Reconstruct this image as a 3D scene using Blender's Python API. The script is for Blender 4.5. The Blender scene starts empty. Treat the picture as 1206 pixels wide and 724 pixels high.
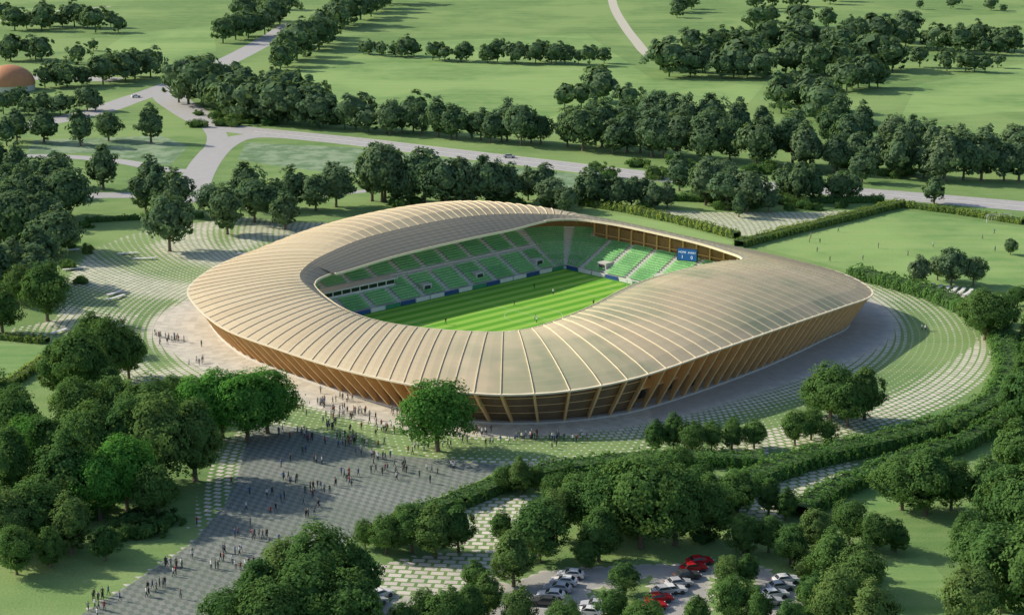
import bpy, bmesh, math, random
import numpy as np
from mathutils import Vector, Matrix
random.seed(7); RNG=np.random.default_rng(11)
sc=bpy.context.scene
COL=sc.collection
H=120.0; F=2077.0; TH=math.radians(14.5); S,C_=math.sin(TH),math.cos(TH)
def G(px,py,z=0.0):
    dn=F*S+(py-362)*C_; t=(H-z)/dn
    return ((px-603)*t,(F*C_-(py-362)*S)*t,z)
def scl(py): return (F*S+(py-362)*C_)/H
CX,CY=5.7,455.0
UX,UY=math.cos(math.radians(44)),math.sin(math.radians(44))
def UV(u,v,z=0.0): return (CX+u*UX+v*UY, CY+u*UY-v*UX, z)
# ---------------------------------------------------------------- helpers
def link(o,parent=None):
    COL.objects.link(o)
    if parent is not None: o.parent=parent
    return o
def mesh_obj(name,verts,faces,mats=(),mi=None,parent=None,smooth=False):
    me=bpy.data.meshes.new(name); me.from_pydata([tuple(v) for v in verts],[],[tuple(f) for f in faces])
    for m in mats: me.materials.append(m)
    if mi is not None: me.polygons.foreach_set('material_index',mi)
    if smooth: me.polygons.foreach_set('use_smooth',[True]*len(me.polygons))
    me.update(); o=bpy.data.objects.new(name,me); return link(o,parent)
def fast_quads(name,co,mats,mi=None):
    co=np.asarray(co,dtype=np.float32).reshape(-1,3); n=len(co)//4
    me=bpy.data.meshes.new(name); me.vertices.add(4*n); me.vertices.foreach_set('co',co.ravel())
    me.loops.add(4*n); me.loops.foreach_set('vertex_index',np.arange(4*n,dtype=np.int32))
    me.polygons.add(n); me.polygons.foreach_set('loop_start',np.arange(n,dtype=np.int32)*4)
    for m in mats: me.materials.append(m)
    if mi is not None: me.polygons.foreach_set('material_index',np.asarray(mi,dtype=np.int32))
    me.update(calc_edges=True); return me
def tag(o,label=None,cat=None,group=None,kind=None):
    if label: o['label']=label
    if cat: o['category']=cat
    if group: o['group']=group
    if kind: o['kind']=kind
    return o
def box(v,f,c,sx,sy,sz,rot=0.0):
    b=len(v); cr,sr=math.cos(rot),math.sin(rot)
    for dz in (-.5,.5):
        for dx,dy in ((-.5,-.5),(.5,-.5),(.5,.5),(-.5,.5)):
            x,y=dx*sx,dy*sy; v.append((c[0]+x*cr-y*sr,c[1]+x*sr+y*cr,c[2]+dz*sz))
    f+= [(b,b+3,b+2,b+1),(b+4,b+5,b+6,b+7),(b,b+1,b+5,b+4),(b+1,b+2,b+6,b+5),(b+2,b+3,b+7,b+6),(b+3,b,b+4,b+7)]
# ---------------------------------------------------------------- node helper
class NT:
    def __init__(s,name):
        s.m=bpy.data.materials.new(name); s.m.use_nodes=True; s.t=s.m.node_tree; s.t.nodes.clear()
        s.out=s.t.nodes.new('ShaderNodeOutputMaterial')
    def n(s,ty,**k):
        nd=s.t.nodes.new(ty)
        for a,b in k.items(): setattr(nd,a,b)
        return nd
    def set(s,inp,v):
        if isinstance(v,bpy.types.NodeSocket): s.t.links.new(v,inp)
        else: inp.default_value=v
    def M(s,op,a,b=0.0,c=0.0):
        nd=s.n('ShaderNodeMath',operation=op); s.set(nd.inputs[0],a); s.set(nd.inputs[1],b); s.set(nd.inputs[2],c); return nd.outputs[0]
    def mix(s,f,a,b):
        nd=s.n('ShaderNodeMix',data_type='RGBA'); s.set(nd.inputs[0],f)
        s.set(nd.inputs[6],(*a,1) if isinstance(a,tuple) else a); s.set(nd.inputs[7],(*b,1) if isinstance(b,tuple) else b); return nd.outputs[2]
    def noise(s,scale,detail=2,vec=None,rough=.5):
        nd=s.n('ShaderNodeTexNoise'); nd.inputs['Scale'].default_value=scale; nd.inputs['Detail'].default_value=detail; nd.inputs['Roughness'].default_value=rough
        if vec is not None: s.t.links.new(vec,nd.inputs['Vector'])
        return nd.outputs[0]
    def ramp(s,x,a,b):
        nd=s.n('ShaderNodeMapRange'); nd.interpolation_type='SMOOTHSTEP'; s.set(nd.inputs[0],x); nd.inputs[1].default_value=a; nd.inputs[2].default_value=b; return nd.outputs[0]
    def pos(s): return s.n('ShaderNodeNewGeometry').outputs['Position']
    def princ(s,col,rough=.8,metal=0.0,spec=.3,bump=None,bs=.3,bd=.1,emis=None,es=0):
        p=s.n('ShaderNodeBsdfPrincipled'); s.set(p.inputs['Base Color'],(*col,1) if isinstance(col,tuple) else col)
        s.set(p.inputs['Roughness'],rough); p.inputs['Metallic'].default_value=metal; p.inputs['Specular IOR Level'].default_value=spec
        if bump is not None:
            b=s.n('ShaderNodeBump'); b.inputs['Strength'].default_value=bs; b.inputs['Distance'].default_value=bd; s.set(b.inputs['Height'],bump); s.t.links.new(b.outputs[0],p.inputs['Normal'])
        if emis: p.inputs['Emission Color'].default_value=(*emis,1); p.inputs['Emission Strength'].default_value=es
        return p.outputs[0]
    def done(s,sh): s.t.links.new(sh,s.out.inputs[0]); return s.m
def simple(name,col,rough=.7,var=.25,scale=1.5,metal=0,spec=.3,emis=None,es=0):
    k=NT(name); n=k.noise(scale,3,k.pos()); c=k.mix(n,tuple(x*(1-var) for x in col),tuple(min(1,x*(1+var)) for x in col))
    return k.done(k.princ(c,rough,metal,spec,emis=emis,es=es))
def grass_col(k,bright=1.0):
    p=k.pos()
    a=k.noise(.010,4,p,.65); b=k.noise(.15,3,p); c=k.noise(1.8,3,p,.7)
    base=k.mix(k.ramp(a,.40,.60),(.130*bright,.245*bright,.080*bright),(.235*bright,.36*bright,.125*bright))
    mp=k.n('ShaderNodeMapping'); mp.inputs['Scale'].default_value=(.012,.16,1); mp.inputs['Rotation'].default_value=(0,0,.5); k.t.links.new(p,mp.inputs['Vector'])
    base=k.mix(k.M('MULTIPLY',k.ramp(k.noise(1.0,3,mp.outputs[0],.6),.42,.62),.30),base,(.31*bright,.40*bright,.17*bright))
    base=k.mix(k.M('MULTIPLY',k.ramp(b,.35,.7),.4),base,(.265*bright,.345*bright,.13*bright))
    base=k.mix(k.M('MULTIPLY',k.ramp(c,.4,.75),.4),base,(.10*bright,.19*bright,.055*bright))
    return base,c
k=NT('meadow_grass'); gc,gn=grass_col(k); MG=k.done(k.princ(gc,.95,spec=.1,bump=gn,bs=.5,bd=.25))
k=NT('mown_grass'); gc,gn=grass_col(k,1.17); MG2=k.done(k.princ(gc,.95,spec=.1,bump=gn,bs=.3,bd=.1))
k=NT('rough_grass')
p=k.pos(); gc=k.mix(k.ramp(k.noise(.09,4,p,.7),.4,.6),(.27,.36,.23),(.14,.23,.12)); MG3=k.done(k.princ(gc,.95,spec=.1))
# plaza: halftone of pavers and grass on concentric rings
k=NT('paver_and_grass')
at=k.n('ShaderNodeAttribute',attribute_name='pave').outputs['Fac']; tn=k.n('ShaderNodeAttribute',attribute_name='tone').outputs['Fac']
sep=k.n('ShaderNodeSeparateXYZ'); k.t.links.new(k.pos(),sep.inputs[0])
dx=k.M('SUBTRACT',sep.outputs[0],CX); dy=k.M('SUBTRACT',sep.outputs[1],CY)
r=k.M('SQRT',k.M('ADD',k.M('MULTIPLY',dx,dx),k.M('MULTIPLY',dy,dy))); ph=k.M('ARCTAN2',dy,dx)
ri=k.M('DIVIDE',r,1.75); ring=k.M('FLOOR',ri); odd=k.M('MULTIPLY',k.M('MODULO',ring,2.0),.5)
ai=k.M('ADD',k.M('MULTIPLY',ph,62.0),odd)
fx=k.M('ABSOLUTE',k.M('SUBTRACT',k.M('FRACT',k.M('ADD',ai,1000.0)),.5)); fy=k.M('ABSOLUTE',k.M('SUBTRACT',k.M('FRACT',ri),.5))
s2=k.M('MULTIPLY',k.M('SQRT',at),.53); inside=k.M('LESS_THAN',k.M('MAXIMUM',fx,fy),s2)
cv=k.n('ShaderNodeCombineXYZ'); k.t.links.new(ring,cv.inputs[0]); k.t.links.new(k.M('FLOOR',ai),cv.inputs[1])
wn=k.n('ShaderNodeTexWhiteNoise'); wn.noise_dimensions='2D'; k.t.links.new(cv.outputs[0],wn.inputs['Vector'])
warm=k.mix(wn.outputs['Value'],(.56,.53,.45),(.72,.68,.58))
gx=k.M('MULTIPLY',k.M('ADD',sep.outputs[0],k.M('MULTIPLY',sep.outputs[1],.45)),1.0); gy=k.M('MULTIPLY',k.M('SUBTRACT',sep.outputs[1],k.M('MULTIPLY',sep.outputs[0],.45)),.55)
cv2=k.n('ShaderNodeCombineXYZ'); k.t.links.new(k.M('FLOOR',gx),cv2.inputs[0]); k.t.links.new(k.M('FLOOR',gy),cv2.inputs[1])
wn2=k.n('ShaderNodeTexWhiteNoise'); wn2.noise_dimensions='2D'; k.t.links.new(cv2.outputs[0],wn2.inputs['Vector'])
chk=k.M('MODULO',k.M('ADD',k.M('FLOOR',gx),k.M('ADD',k.M('FLOOR',gy),4000.0)),2.0)
gray=k.mix(chk,(.135,.17,.145),(.26,.275,.26)); gray=k.mix(k.M('MULTIPLY',wn2.outputs['Value'],.4),gray,(.19,.21,.185))
gray=k.mix(k.M('MULTIPLY',k.ramp(k.noise(.04,3,k.pos(),.6),.4,.6),.35),gray,(.14,.18,.13))
isg=k.M('GREATER_THAN',tn,.5)
pc=k.mix(isg,warm,gray); pc=k.mix(k.M('MULTIPLY',k.M('MULTIPLY',k.M('MULTIPLY',tn,2.0),k.M('SUBTRACT',1.0,isg)),1.0),pc,(.33,.33,.32)); pc=k.mix(k.M('MULTIPLY',k.ramp(k.noise(.35,4,k.pos(),.7),.45,.7),.25),pc,(.24,.24,.20))
gc,gn=grass_col(k,.95)
MP=k.done(k.princ(k.mix(inside,gc,pc),.85,spec=.2))
k=NT('asphalt'); p=k.pos(); c=k.mix(k.noise(.25,4,p,.7),(.36,.36,.36),(.50,.49,.48)); c=k.mix(k.M('MULTIPLY',k.noise(4,2,p),.25),c,(.22,.22,.22)); MA=k.done(k.princ(c,.8,spec=.3))
MK=simple('kerb_concrete',(.55,.54,.50),.8); MW=simple('white_paint',(.8,.8,.78),.6,.05)
MTR=simple('dirt_track',(.50,.48,.40),.95)
# foliage
def leafmat(name,a,b,c3,trans=.34):
    k=NT(name); oi=k.n('ShaderNodeObjectInfo'); p=k.pos(); rn=oi.outputs['Random']
    c=k.mix(k.ramp(rn,0,.6),a,b); c=k.mix(k.ramp(rn,.72,.95),c,c3); c=k.mix(k.M('MULTIPLY',k.ramp(k.noise(.9,2,p),.4,.65),.5),c,tuple(x*1.45 for x in b))
    c=k.mix(k.M('MULTIPLY',k.ramp(k.noise(.03,1,p),.4,.6),.3),c,(.075,.15,.05))
    d=k.n('ShaderNodeBsdfDiffuse'); k.set(d.inputs[0],c); t=k.n('ShaderNodeBsdfTranslucent'); k.set(t.inputs[0],k.mix(.5,c,(.24,.38,.08)))
    mx=k.n('ShaderNodeMixShader'); mx.inputs[0].default_value=trans; k.t.links.new(d.outputs[0],mx.inputs[1]); k.t.links.new(t.outputs[0],mx.inputs[2]); return k.done(mx.outputs[0])
ML=leafmat('leaf_foliage',(.060,.140,.045),(.100,.190,.055),(.155,.23,.075)); ML2=leafmat('fresh_leaf_foliage',(.08,.24,.04),(.10,.27,.05),(.10,.27,.05),.35)
MLF=leafmat('hazy_leaf_foliage',(.100,.175,.100),(.135,.21,.115),(.165,.235,.13))  # lighter, bluer leaf colour stands in for haze on the farther trees
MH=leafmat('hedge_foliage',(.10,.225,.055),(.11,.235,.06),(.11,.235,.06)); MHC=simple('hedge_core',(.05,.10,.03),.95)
MHY=leafmat('sunlit_hedge_foliage',(.25,.34,.07),(.27,.35,.07),(.27,.35,.07))  # lit copy of the hedge foliage, sunlight put into its yellow green
MB=simple('bark',(.17,.135,.10),.9,.4,3)
# ---------------------------------------------------------------- leaf geometry
def leafquads(pos,nrm,size):
    n=len(pos); nrm=nrm/np.linalg.norm(nrm,axis=1,keepdims=True)
    rv=RNG.normal(size=(n,3)); a=np.cross(nrm,rv); a/=np.linalg.norm(a,axis=1,keepdims=True)+1e-9; b=np.cross(nrm,a)
    sa=(size*RNG.uniform(.7,1.3,n))[:,None]*a; sb=(size*RNG.uniform(.5,1.0,n))[:,None]*b
    return np.stack([pos-sa,pos-sb*.9,pos+sa,pos+sb],axis=1).reshape(-1,3)
def crown_co(rx,rz,cz,nc,nl,leaf,lump=.28,taper=0.0):
    ph=RNG.uniform(0,6.28,6)
    def env(d):
        az=np.arctan2(d[:,1],d[:,0]); return 1+lump*.5*np.sin(2*az+ph[0])*(1-d[:,2]**2)+lump*.4*np.sin(3*az+ph[1]+2*d[:,2])+lump*.35*np.sin(5*d[:,2]+ph[2]+az)
    d=RNG.normal(size=(nc,3)); d/=np.linalg.norm(d,axis=1,keepdims=True)
    rad=RNG.uniform(.62,.90,nc)*env(d); cc=d*rad[:,None]*np.array([rx,rx,rz]); cr=RNG.uniform(.13,.32,nc)*rx*.95
    tp=1-taper*np.clip(cc[:,2]/rz,-.3,1); cc[:,0]*=tp; cc[:,1]*=tp
    idx=RNG.integers(0,nc,nl); ld=RNG.normal(size=(nl,3)); ld/=np.linalg.norm(ld,axis=1,keepdims=True)
    cd=cc[idx]/(np.linalg.norm(cc[idx],axis=1,keepdims=True)+1e-6); flip=(ld*cd).sum(1)<-.2; ld[flip]*=-1
    pos=cc[idx]+ld*(cr[idx]*RNG.uniform(.55,1.3,nl))[:,None]*np.array([1,1,.85]); nrm=ld*.55+cd*.9+RNG.normal(size=(nl,3))*.35+np.array([0,0,.25])
    sz=np.full(nl,leaf)
    nk=nl//9; kd=RNG.normal(size=(nk,3)); kd/=np.linalg.norm(kd,axis=1,keepdims=True)
    kp=kd*np.array([rx,rx,rz])*RNG.uniform(.45,.70,nk)[:,None]
    pos=np.vstack([pos,kp]); nrm=np.vstack([nrm,kd]); sz=np.concatenate([sz,np.full(nk,leaf*2.4)])
    pos[:,2]+=cz; return leafquads(pos,nrm,sz)
def tube(v,f,path,rads,n=6):
    b0=len(v); P=[Vector(p) for p in path]
    for i,p in enumerate(P):
        d=(P[min(i+1,len(P)-1)]-P[max(i-1,0)]).normalized(); a=d.orthogonal().normalized(); b=d.cross(a)
        for j in range(n):
            t=j*2*math.pi/n; v.append(tuple(p+a*math.cos(t)*rads[i]+b*math.sin(t)*rads[i]))
    for i in range(len(P)-1):
        for j in range(n): f.append((b0+i*n+j,b0+i*n+(j+1)%n,b0+(i+1)*n+(j+1)%n,b0+(i+1)*n+j))
def trunk_mesh(name,cz):
    v,f=[],[]; lean=random.uniform(-.3,.3)
    tube(v,f,[(0,0,-.15),(0,0,.3),(lean*.4,0,cz*.45),(lean,.1,cz),(lean*1.2,.1,cz+1.8)],[.42,.28,.22,.15,.04],7)
    for i in range(6):
        a=i*1.05+random.uniform(-.3,.3); z0=cz*(.38+.09*i); L=random.uniform(1.7,2.7)
        tube(v,f,[(lean*.4,0,z0),(math.cos(a)*L*.5,math.sin(a)*L*.5,z0+.9),(math.cos(a)*L,math.sin(a)*L,z0+2.1)],[.13,.09,.03],5)
    me=bpy.data.meshes.new(name); me.from_pydata(v,[],f); me.materials.append(MB); me.update(); return me
VAR=[]
for i in range(8):
    rx=[3.5,3.9,3.1,4.2,3.7,3.3,3.8,2.9][i]; rz=[4.3,4.2,4.5,4.1,4.1,4.4,4.2,4.5][i]; cz=10-rz-.3; tp=[.25,.1,.3,.05,.35,.2,.15,.4][i]
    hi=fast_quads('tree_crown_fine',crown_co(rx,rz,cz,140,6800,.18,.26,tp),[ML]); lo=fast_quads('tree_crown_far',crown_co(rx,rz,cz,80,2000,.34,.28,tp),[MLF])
    VAR.append((hi,lo,trunk_mesh('tree_trunk_shape',cz-.6)))
FRESH=fast_quads('fresh_crown',crown_co(3.9,4.1,5.6,130,8000,.175,.25,.15),[ML2])
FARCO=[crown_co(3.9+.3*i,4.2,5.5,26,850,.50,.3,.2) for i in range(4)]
SHR=[fast_quads('shrub_crown',crown_co(3.0,1.6,1.2,30,1800,.2,.4),[ML]) for i in range(2)]
TREES=[] # px,py,hpx,kind
def T(*a):
    for t in a: TREES.append(t)
def belt(pts,n,h,j=6,jy=4):
    L=[0]
    for a,b in zip(pts,pts[1:]): L.append(L[-1]+math.dist(a,b))
    for i in range(n):
        s=(i+random.uniform(.1,.9))/n*L[-1]
        for q in range(len(pts)-1):
            if L[q]<=s<=L[q+1]:
                t=(s-L[q])/(L[q+1]-L[q]); x=pts[q][0]+(pts[q+1][0]-pts[q][0])*t; y=pts[q][1]+(pts[q+1][1]-pts[q][1])*t
                TREES.append((x+random.uniform(-j,j),y+random.uniform(-jy,jy),h*random.uniform(.7,1.2))); break
# far
belt([(0,32),(60,34)],5,30); belt([(62,36),(150,36)],7,28); belt([(0,72),(60,70)],5,28); T((92,76,26),(110,60,14))
belt([(110,98),(180,90)],7,34); belt([(0,131),(90,133),(115,126)],9,27); belt([(52,106),(110,100)],5,28)
belt([(258,54),(300,42),(335,26)],7,36); belt([(320,82),(365,62),(400,40),(440,12),(470,-5)],18,40); belt([(355,62),(425,14)],8,34); belt([(285,30),(330,4)],5,30)
belt([(212,122),(280,138),(350,148),(392,150)],20,52,8,4); belt([(225,106),(300,118),(380,133)],13,44,8,5)
belt([(405,153),(470,156),(560,164),(648,172)],19,42,4,3); belt([(500,70),(600,74),(714,76)],18,26,4,2); belt([(418,64),(495,68)],8,22,4,2)
belt([(765,86),(850,88),(950,90),(1060,82)],26,42,6,5); belt([(810,68),(900,60),(1000,62),(1075,56)],22,38,6,5); belt([(880,40),(940,34),(1000,44),(1060,46)],9,30)
belt([(790,20),(820,6)],4,24); belt([(880,14),(940,8),(1000,4)],6,26); belt([(1090,56),(1150,62),(1206,62)],10,30); belt([(1085,82),(1140,84),(1180,80)],7,22); belt([(1070,8),(1206,14)],5,14)
belt([(665,135),(700,122),(740,132)],5,40,5,4); belt([(665,172),(740,180),(830,190)],12,52,6,4); belt([(690,155),(780,160),(850,168)],9,46); belt([(840,192),(930,198),(1020,204),(1100,210),(1206,218)],20,54,8,5)
belt([(860,165),(940,170),(1020,180),(1120,190),(1206,195)],14,48,8,8); belt([(905,130),(960,132),(985,160)],8,46,8,6); belt([(985,108),(1040,100)],5,36)
# left background
T((20,166,40),(52,168,42),(95,172,46),(128,166,36),(178,168,46),(8,172,34)); T((122,223,56),(73,220,40),(22,228,60),(45,232,50),(0,225,60))
belt([(0,262),(45,258),(95,262)],8,62,8,8); belt([(0,300),(50,296),(80,300)],7,66,8,6); T((48,335,72),(20,340,60),(56,378,72),(44,350,60),(3,392,60),(25,360,50),(-8,350,70))
belt([(165,250),(215,252)],4,60,6,4); T((200,296,70),(268,276,60),(252,258,44),(300,262,54),(322,262,50),(336,270,44),(292,246,56),(345,246,50),(372,248,44),(396,244,52))
belt([(425,240),(500,243)],6,60,4,4); belt([(515,243),(600,240)],8,52,6,4); T((640,238,48),(622,236,40),(650,246,38),(668,250,30)); belt([(680,240),(720,243),(790,245)],8,38,5,3)
belt([(820,240),(880,246)],6,50,6,4); T((940,240,52),(925,236,44),(958,238,44),(985,238,36),(870,256,30),(1002,236,40),(1100,240,34),(1015,215,40),(800,225,44),(905,250,30))
T((1082,336,36),(1104,330,30),(1120,336,46),(1146,336,36),(1160,400,62),(1178,392,50),(1150,380,40),(1198,360,24),(1190,300,20))
# lower left
T((95,474,96),(70,468,70),(130,452,84),(152,446,64),(118,470,60),(110,415,50))
T((292,520,84,'f'),(262,515,84,'f'),(315,510,78,'f'),(235,520,80,'f'),(515,531,88,'f'),(150,600,92,'f'),(118,612,84,'f'),(40,560,74,'f'))
T((20,540,90),(60,560,76),(15,600,106),(80,610,106),(110,572,104),(155,570,104),(190,575,116),(230,566,104),(180,522,80),(140,512,72),(95,515,74),(210,494,56),(130,484,56),(185,612,70),(45,640,84),(85,652,76),(5,650,80),(0,515,80),(125,660,44),(60,668,50),(20,676,60))
# bottom centre
T((380,720,110),(340,716,90),(425,722,86),(305,745,96),(360,758,110),(415,765,100),(272,765,80),(320,775,100))
T((455,652,50),(485,650,60),(512,655,66),(540,650,60),(430,645,36),(470,640,40))
T((613,582,46),(596,580,36),(634,578,30),(655,600,46)); T((755,645,116),(718,636,94),(795,642,100),(685,626,72),(835,636,80),(780,600,70),(868,606,56),(655,636,66),(822,596,56),(705,660,68),(635,662,80),(605,690,72),(590,640,42),(575,726,56),(552,742,60),(525,752,66),(690,668,36),(905,606,48),(925,612,40),(800,560,36),(722,738,52),(862,734,60),(892,742,54),(856,694,44),(610,742,56),(760,758,58),(820,742,44),(960,720,50),(880,690,40),(665,752,50),(735,700,40),(500,745,56),(560,700,44),(930,752,50),(475,755,50))
T((772,532,40),(793,530,46),(815,534,40),(838,530,36),(862,530,40),(888,528,36),(936,524,44),(955,518,40),(975,522,30)); T((978,496,72),(1018,494,66),(998,502,60),(962,490,50))
T((1090,606,84),(1062,600,66),(1120,600,64),(1000,640,56),(1030,650,50),(960,650,56),(930,664,50),(980,690,72),(1012,702,66),(985,745,82),(1025,755,76),(905,650,46),(875,655,54),(1055,650,40))
T((1206,520,100),(1200,570,80),(1160,606,72),(1190,640,96),(1215,650,110),(1150,690,80),(1180,720,110),(1210,735,130),(1140,745,86),(1206,450,40),(1135,650,50))
belt([(1090,518),(1170,512)],3,28)
tl=[]
for t in TREES:
    x,y,_=G(t[0],t[1]); h=t[2]/scl(t[1])/.97; tl.append((y,x,h,t[3] if len(t)>3 else None))
tl.sort()
near=tl[:296]; far=tl[296:]
for i,(y,x,h,kd) in enumerate(near):
    hi,lo,tr=VAR[RNG.integers(0,8)]; e=bpy.data.objects.new('tree',None); e.empty_display_size=.5; COL.objects.link(e)
    s=h/10; wx=s*random.uniform(.98,1.22) if h<16 else s*random.uniform(.92,1.08); e.location=(x,y,0); e.rotation_euler=(0,0,random.uniform(0,6.28)); e.scale=(wx,wx*random.uniform(.9,1.1),s)
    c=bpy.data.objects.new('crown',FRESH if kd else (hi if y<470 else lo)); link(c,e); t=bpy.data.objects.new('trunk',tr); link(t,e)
    if kd: tag(e,'broadleaf tree with fresh bright green rounded crown','tree','trees in the park')
    else: tag(e,'broadleaf tree with dark green rounded crown','tree','trees in the park') if y<600 else tag(e,'dark green roadside broadleaf tree','tree','trees beside the road')
co=[]
for (y,x,h,kd) in far:
    a=random.uniform(0,6.28); s=h/10; w=s*random.uniform(1.0,1.25); q=FARCO[RNG.integers(0,4)].copy()
    X=(q[:,0]*math.cos(a)-q[:,1]*math.sin(a))*w+x; Y=(q[:,0]*math.sin(a)+q[:,1]*math.cos(a))*w+y; co.append(np.stack([X,Y,q[:,2]*s],1))
    for (ax,ay,bx,by) in ((-.2,-.2,.2,-.2),(.2,-.2,.2,.2),(.2,.2,-.2,.2),(-.2,.2,-.2,-.2)):
        co.append(np.array([[x+ax*s,y+ay*s,0],[x+bx*s,y+by*s,0],[x+bx*s,y+by*s,4*s],[x+ax*s,y+ay*s,4*s]]))
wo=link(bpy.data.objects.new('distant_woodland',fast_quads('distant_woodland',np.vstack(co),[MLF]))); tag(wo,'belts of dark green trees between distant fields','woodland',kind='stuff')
# shrubs
def shrub(px,py,s):
    x,y,_=G(px,py); o=bpy.data.objects.new('shrub',SHR[random.randint(0,1)]); COL.objects.link(o); o.location=(x,y,0); o.scale=(s,s*random.uniform(.8,1.1),s*random.uniform(.7,1.1)); o.rotation_euler=(0,0,random.uniform(0,6))
    tag(o,'dense low green shrub among the trees','shrub','shrubs under the trees')
for _ in range(26): shrub(random.uniform(0,225),random.uniform(560,640),random.uniform(.8,1.4))
for _ in range(14): shrub(random.uniform(640,900),random.uniform(580,655),random.uniform(.8,1.3))
for _ in range(20): shrub(random.uniform(0,110),random.uniform(250,340),random.uniform(.8,1.3))
for _ in range(8): shrub(random.uniform(940,1040),random.uniform(650,740),random.uniform(.8,1.3))
for _ in range(26): shrub(random.uniform(430,1000),random.uniform(238,248),random.uniform(.8,1.4))
for _ in range(24): shrub(random.uniform(660,1206),random.uniform(192,216),random.uniform(1,1.7))
for _ in range(16): shrub(random.uniform(215,400),random.uniform(134,150),random.uniform(1,1.7))
# ---------------------------------------------------------------- hedges
def hedge(pts,w,h,label,mat=MH,name='hedge',dens=8,leaf=.26):
    P=np.array([G(*p)[:2] for p in pts]); seg=np.linalg.norm(np.diff(P,axis=0),axis=1); L=np.concatenate([[0],np.cumsum(seg)]); tot=L[-1]
    def at(s): return np.stack([np.interp(s,L,P[:,0]),np.interp(s,L,P[:,1])],1)
    n=int(tot*(w+2*h)*dens); s=RNG.uniform(0,tot,n); a=RNG.uniform(0,math.pi,n); p=at(s); d=at(np.minimum(s+1.5,tot))-at(np.maximum(s-1.5,0)); d/=np.linalg.norm(d,axis=1,keepdims=True); nr=np.stack([d[:,1],-d[:,0]],1)
    ca,sa=np.cos(a),np.sin(a); sq=lambda q:np.sign(q)*np.abs(q)**.55
    lump=1+.16*np.sin(s*1.3+3*np.sin(s*.37))+.1*np.sin(s*3.1+a*3)+RNG.uniform(-.08,.08,n)
    off=sq(ca)*w/2*lump; z=np.abs(sq(sa))*h*lump
    pos=np.stack([p[:,0]+nr[:,0]*off,p[:,1]+nr[:,1]*off,z],1); nm=np.stack([nr[:,0]*ca,nr[:,1]*ca,sa],1)+RNG.normal(size=(n,3))*.35
    co=leafquads(pos,nm,np.full(n,leaf)); m=max(2,int(tot/3)); ss=np.linspace(0,tot,m); c=at(ss); dd=np.gradient(c,axis=0); dd/=np.linalg.norm(dd,axis=1,keepdims=True); nn=np.stack([dd[:,1],-dd[:,0]],1)
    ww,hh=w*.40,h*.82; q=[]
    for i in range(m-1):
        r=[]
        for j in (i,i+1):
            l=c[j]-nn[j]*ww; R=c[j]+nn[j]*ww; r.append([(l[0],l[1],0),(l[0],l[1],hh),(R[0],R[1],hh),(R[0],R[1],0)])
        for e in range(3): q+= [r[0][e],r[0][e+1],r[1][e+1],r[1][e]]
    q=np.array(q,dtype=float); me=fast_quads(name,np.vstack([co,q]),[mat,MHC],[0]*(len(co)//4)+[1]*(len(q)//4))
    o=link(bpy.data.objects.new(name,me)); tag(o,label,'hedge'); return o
ring=[(1005,326),(1050,337),(1100,352),(1145,372),(1178,400),(1190,440),(1175,478),(1120,508),(1040,528),(950,548),(885,572),(840,600)]
hedge(ring,6.5,3.2,'thick curving hedge around the paved stadium park',dens=7,leaf=.3)
hedge([(1216,380),(1214,440),(1200,490),(1130,530),(1060,552),(990,580),(940,610)],5,3,'outer curving hedge between lawn and paving',dens=7,leaf=.3)
hedge([(540,596),(590,575),(660,558),(740,548),(840,546),(900,548)],5.5,2.6,'hedge between plaza path and car park trees')
hedge([(440,640),(480,612),(540,596)],4.5,2.4,'low hedge beside the large paved plaza')
hedge([(684,241),(740,250),(800,263),(868,281)],4.0,2.4,'clipped hedge in sunlit yellow green beside the practice lawn',MHY)
hedge([(870,291),(940,273),(1010,256),(1060,243)],4.5,2.4,'clipped hedge in sunlit yellow green along the sports field',MHY)
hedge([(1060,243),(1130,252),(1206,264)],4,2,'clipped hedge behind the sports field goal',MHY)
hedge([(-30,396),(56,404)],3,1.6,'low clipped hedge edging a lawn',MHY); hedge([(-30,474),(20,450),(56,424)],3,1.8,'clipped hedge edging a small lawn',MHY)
hedge([(700,232),(800,236),(900,240),(1040,238)],4,2.4,'hedge beside the main road'); hedge([(100,262),(170,258),(240,256)],3,1.6,'low hedge above the ring plaza')
# ---------------------------------------------------------------- ground
g=mesh_obj('ground',[(-4000,-200,0),(4000,-200,0),(4000,9000,0),(-4000,9000,0)],[(0,1,2,3)],[MG]); tag(g,kind='structure')
def sheet(name,pts,z,mat):
    P=[G(*p) for p in pts]; o=mesh_obj(name,[(a,b,z) for a,b,_ in P],[tuple(range(len(P)))],[mat]); me=o.data
    if me.polygons[0].normal.z<0: me.flip_normals()
    return tag(o,kind='structure')
sheet('field_ground',[(345,88),(470,50),(690,40),(770,95),(900,100),(870,135),(650,150),(380,130)],.004,MG2)
sheet('field_ground',[(150,40),(250,30),(255,60),(160,78),(120,60)],.004,MG2)
sheet('field_ground',[(1080,100),(1230,70),(1230,130),(1060,140)],.004,MG2)
sheet('rough_field_ground',[(290,168),(420,174),(600,196),(760,214),(740,228),(560,212),(440,210),(330,196),(280,188)],.004,MG3)
sheet('rough_field_ground',[(40,165),(190,160),(222,172),(200,195),(100,180),(30,182)],.004,MG3)
sheet('lawn',[(0,404),(56,407),(50,424),(0,450),(-40,470),(-40,402)],.010,MG2)
sheet('lawn',[(690,246),(780,262),(868,286),(840,292),(760,270),(680,252)],.010,MG2)
sheet('sports_field',[(893,291),(1062,248),(1260,276),(1260,360),(1150,345),(1040,328),(1000,318)],.010,MG2)
sheet('lawn',[(980,590),(1040,560),(1110,545),(1130,570),(1060,600),(1000,612)],.010,MG2)
sheet('lawn',[(1020,660),(1090,655),(1130,700),(1140,760),(1050,760)],.010,MG2)
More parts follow.
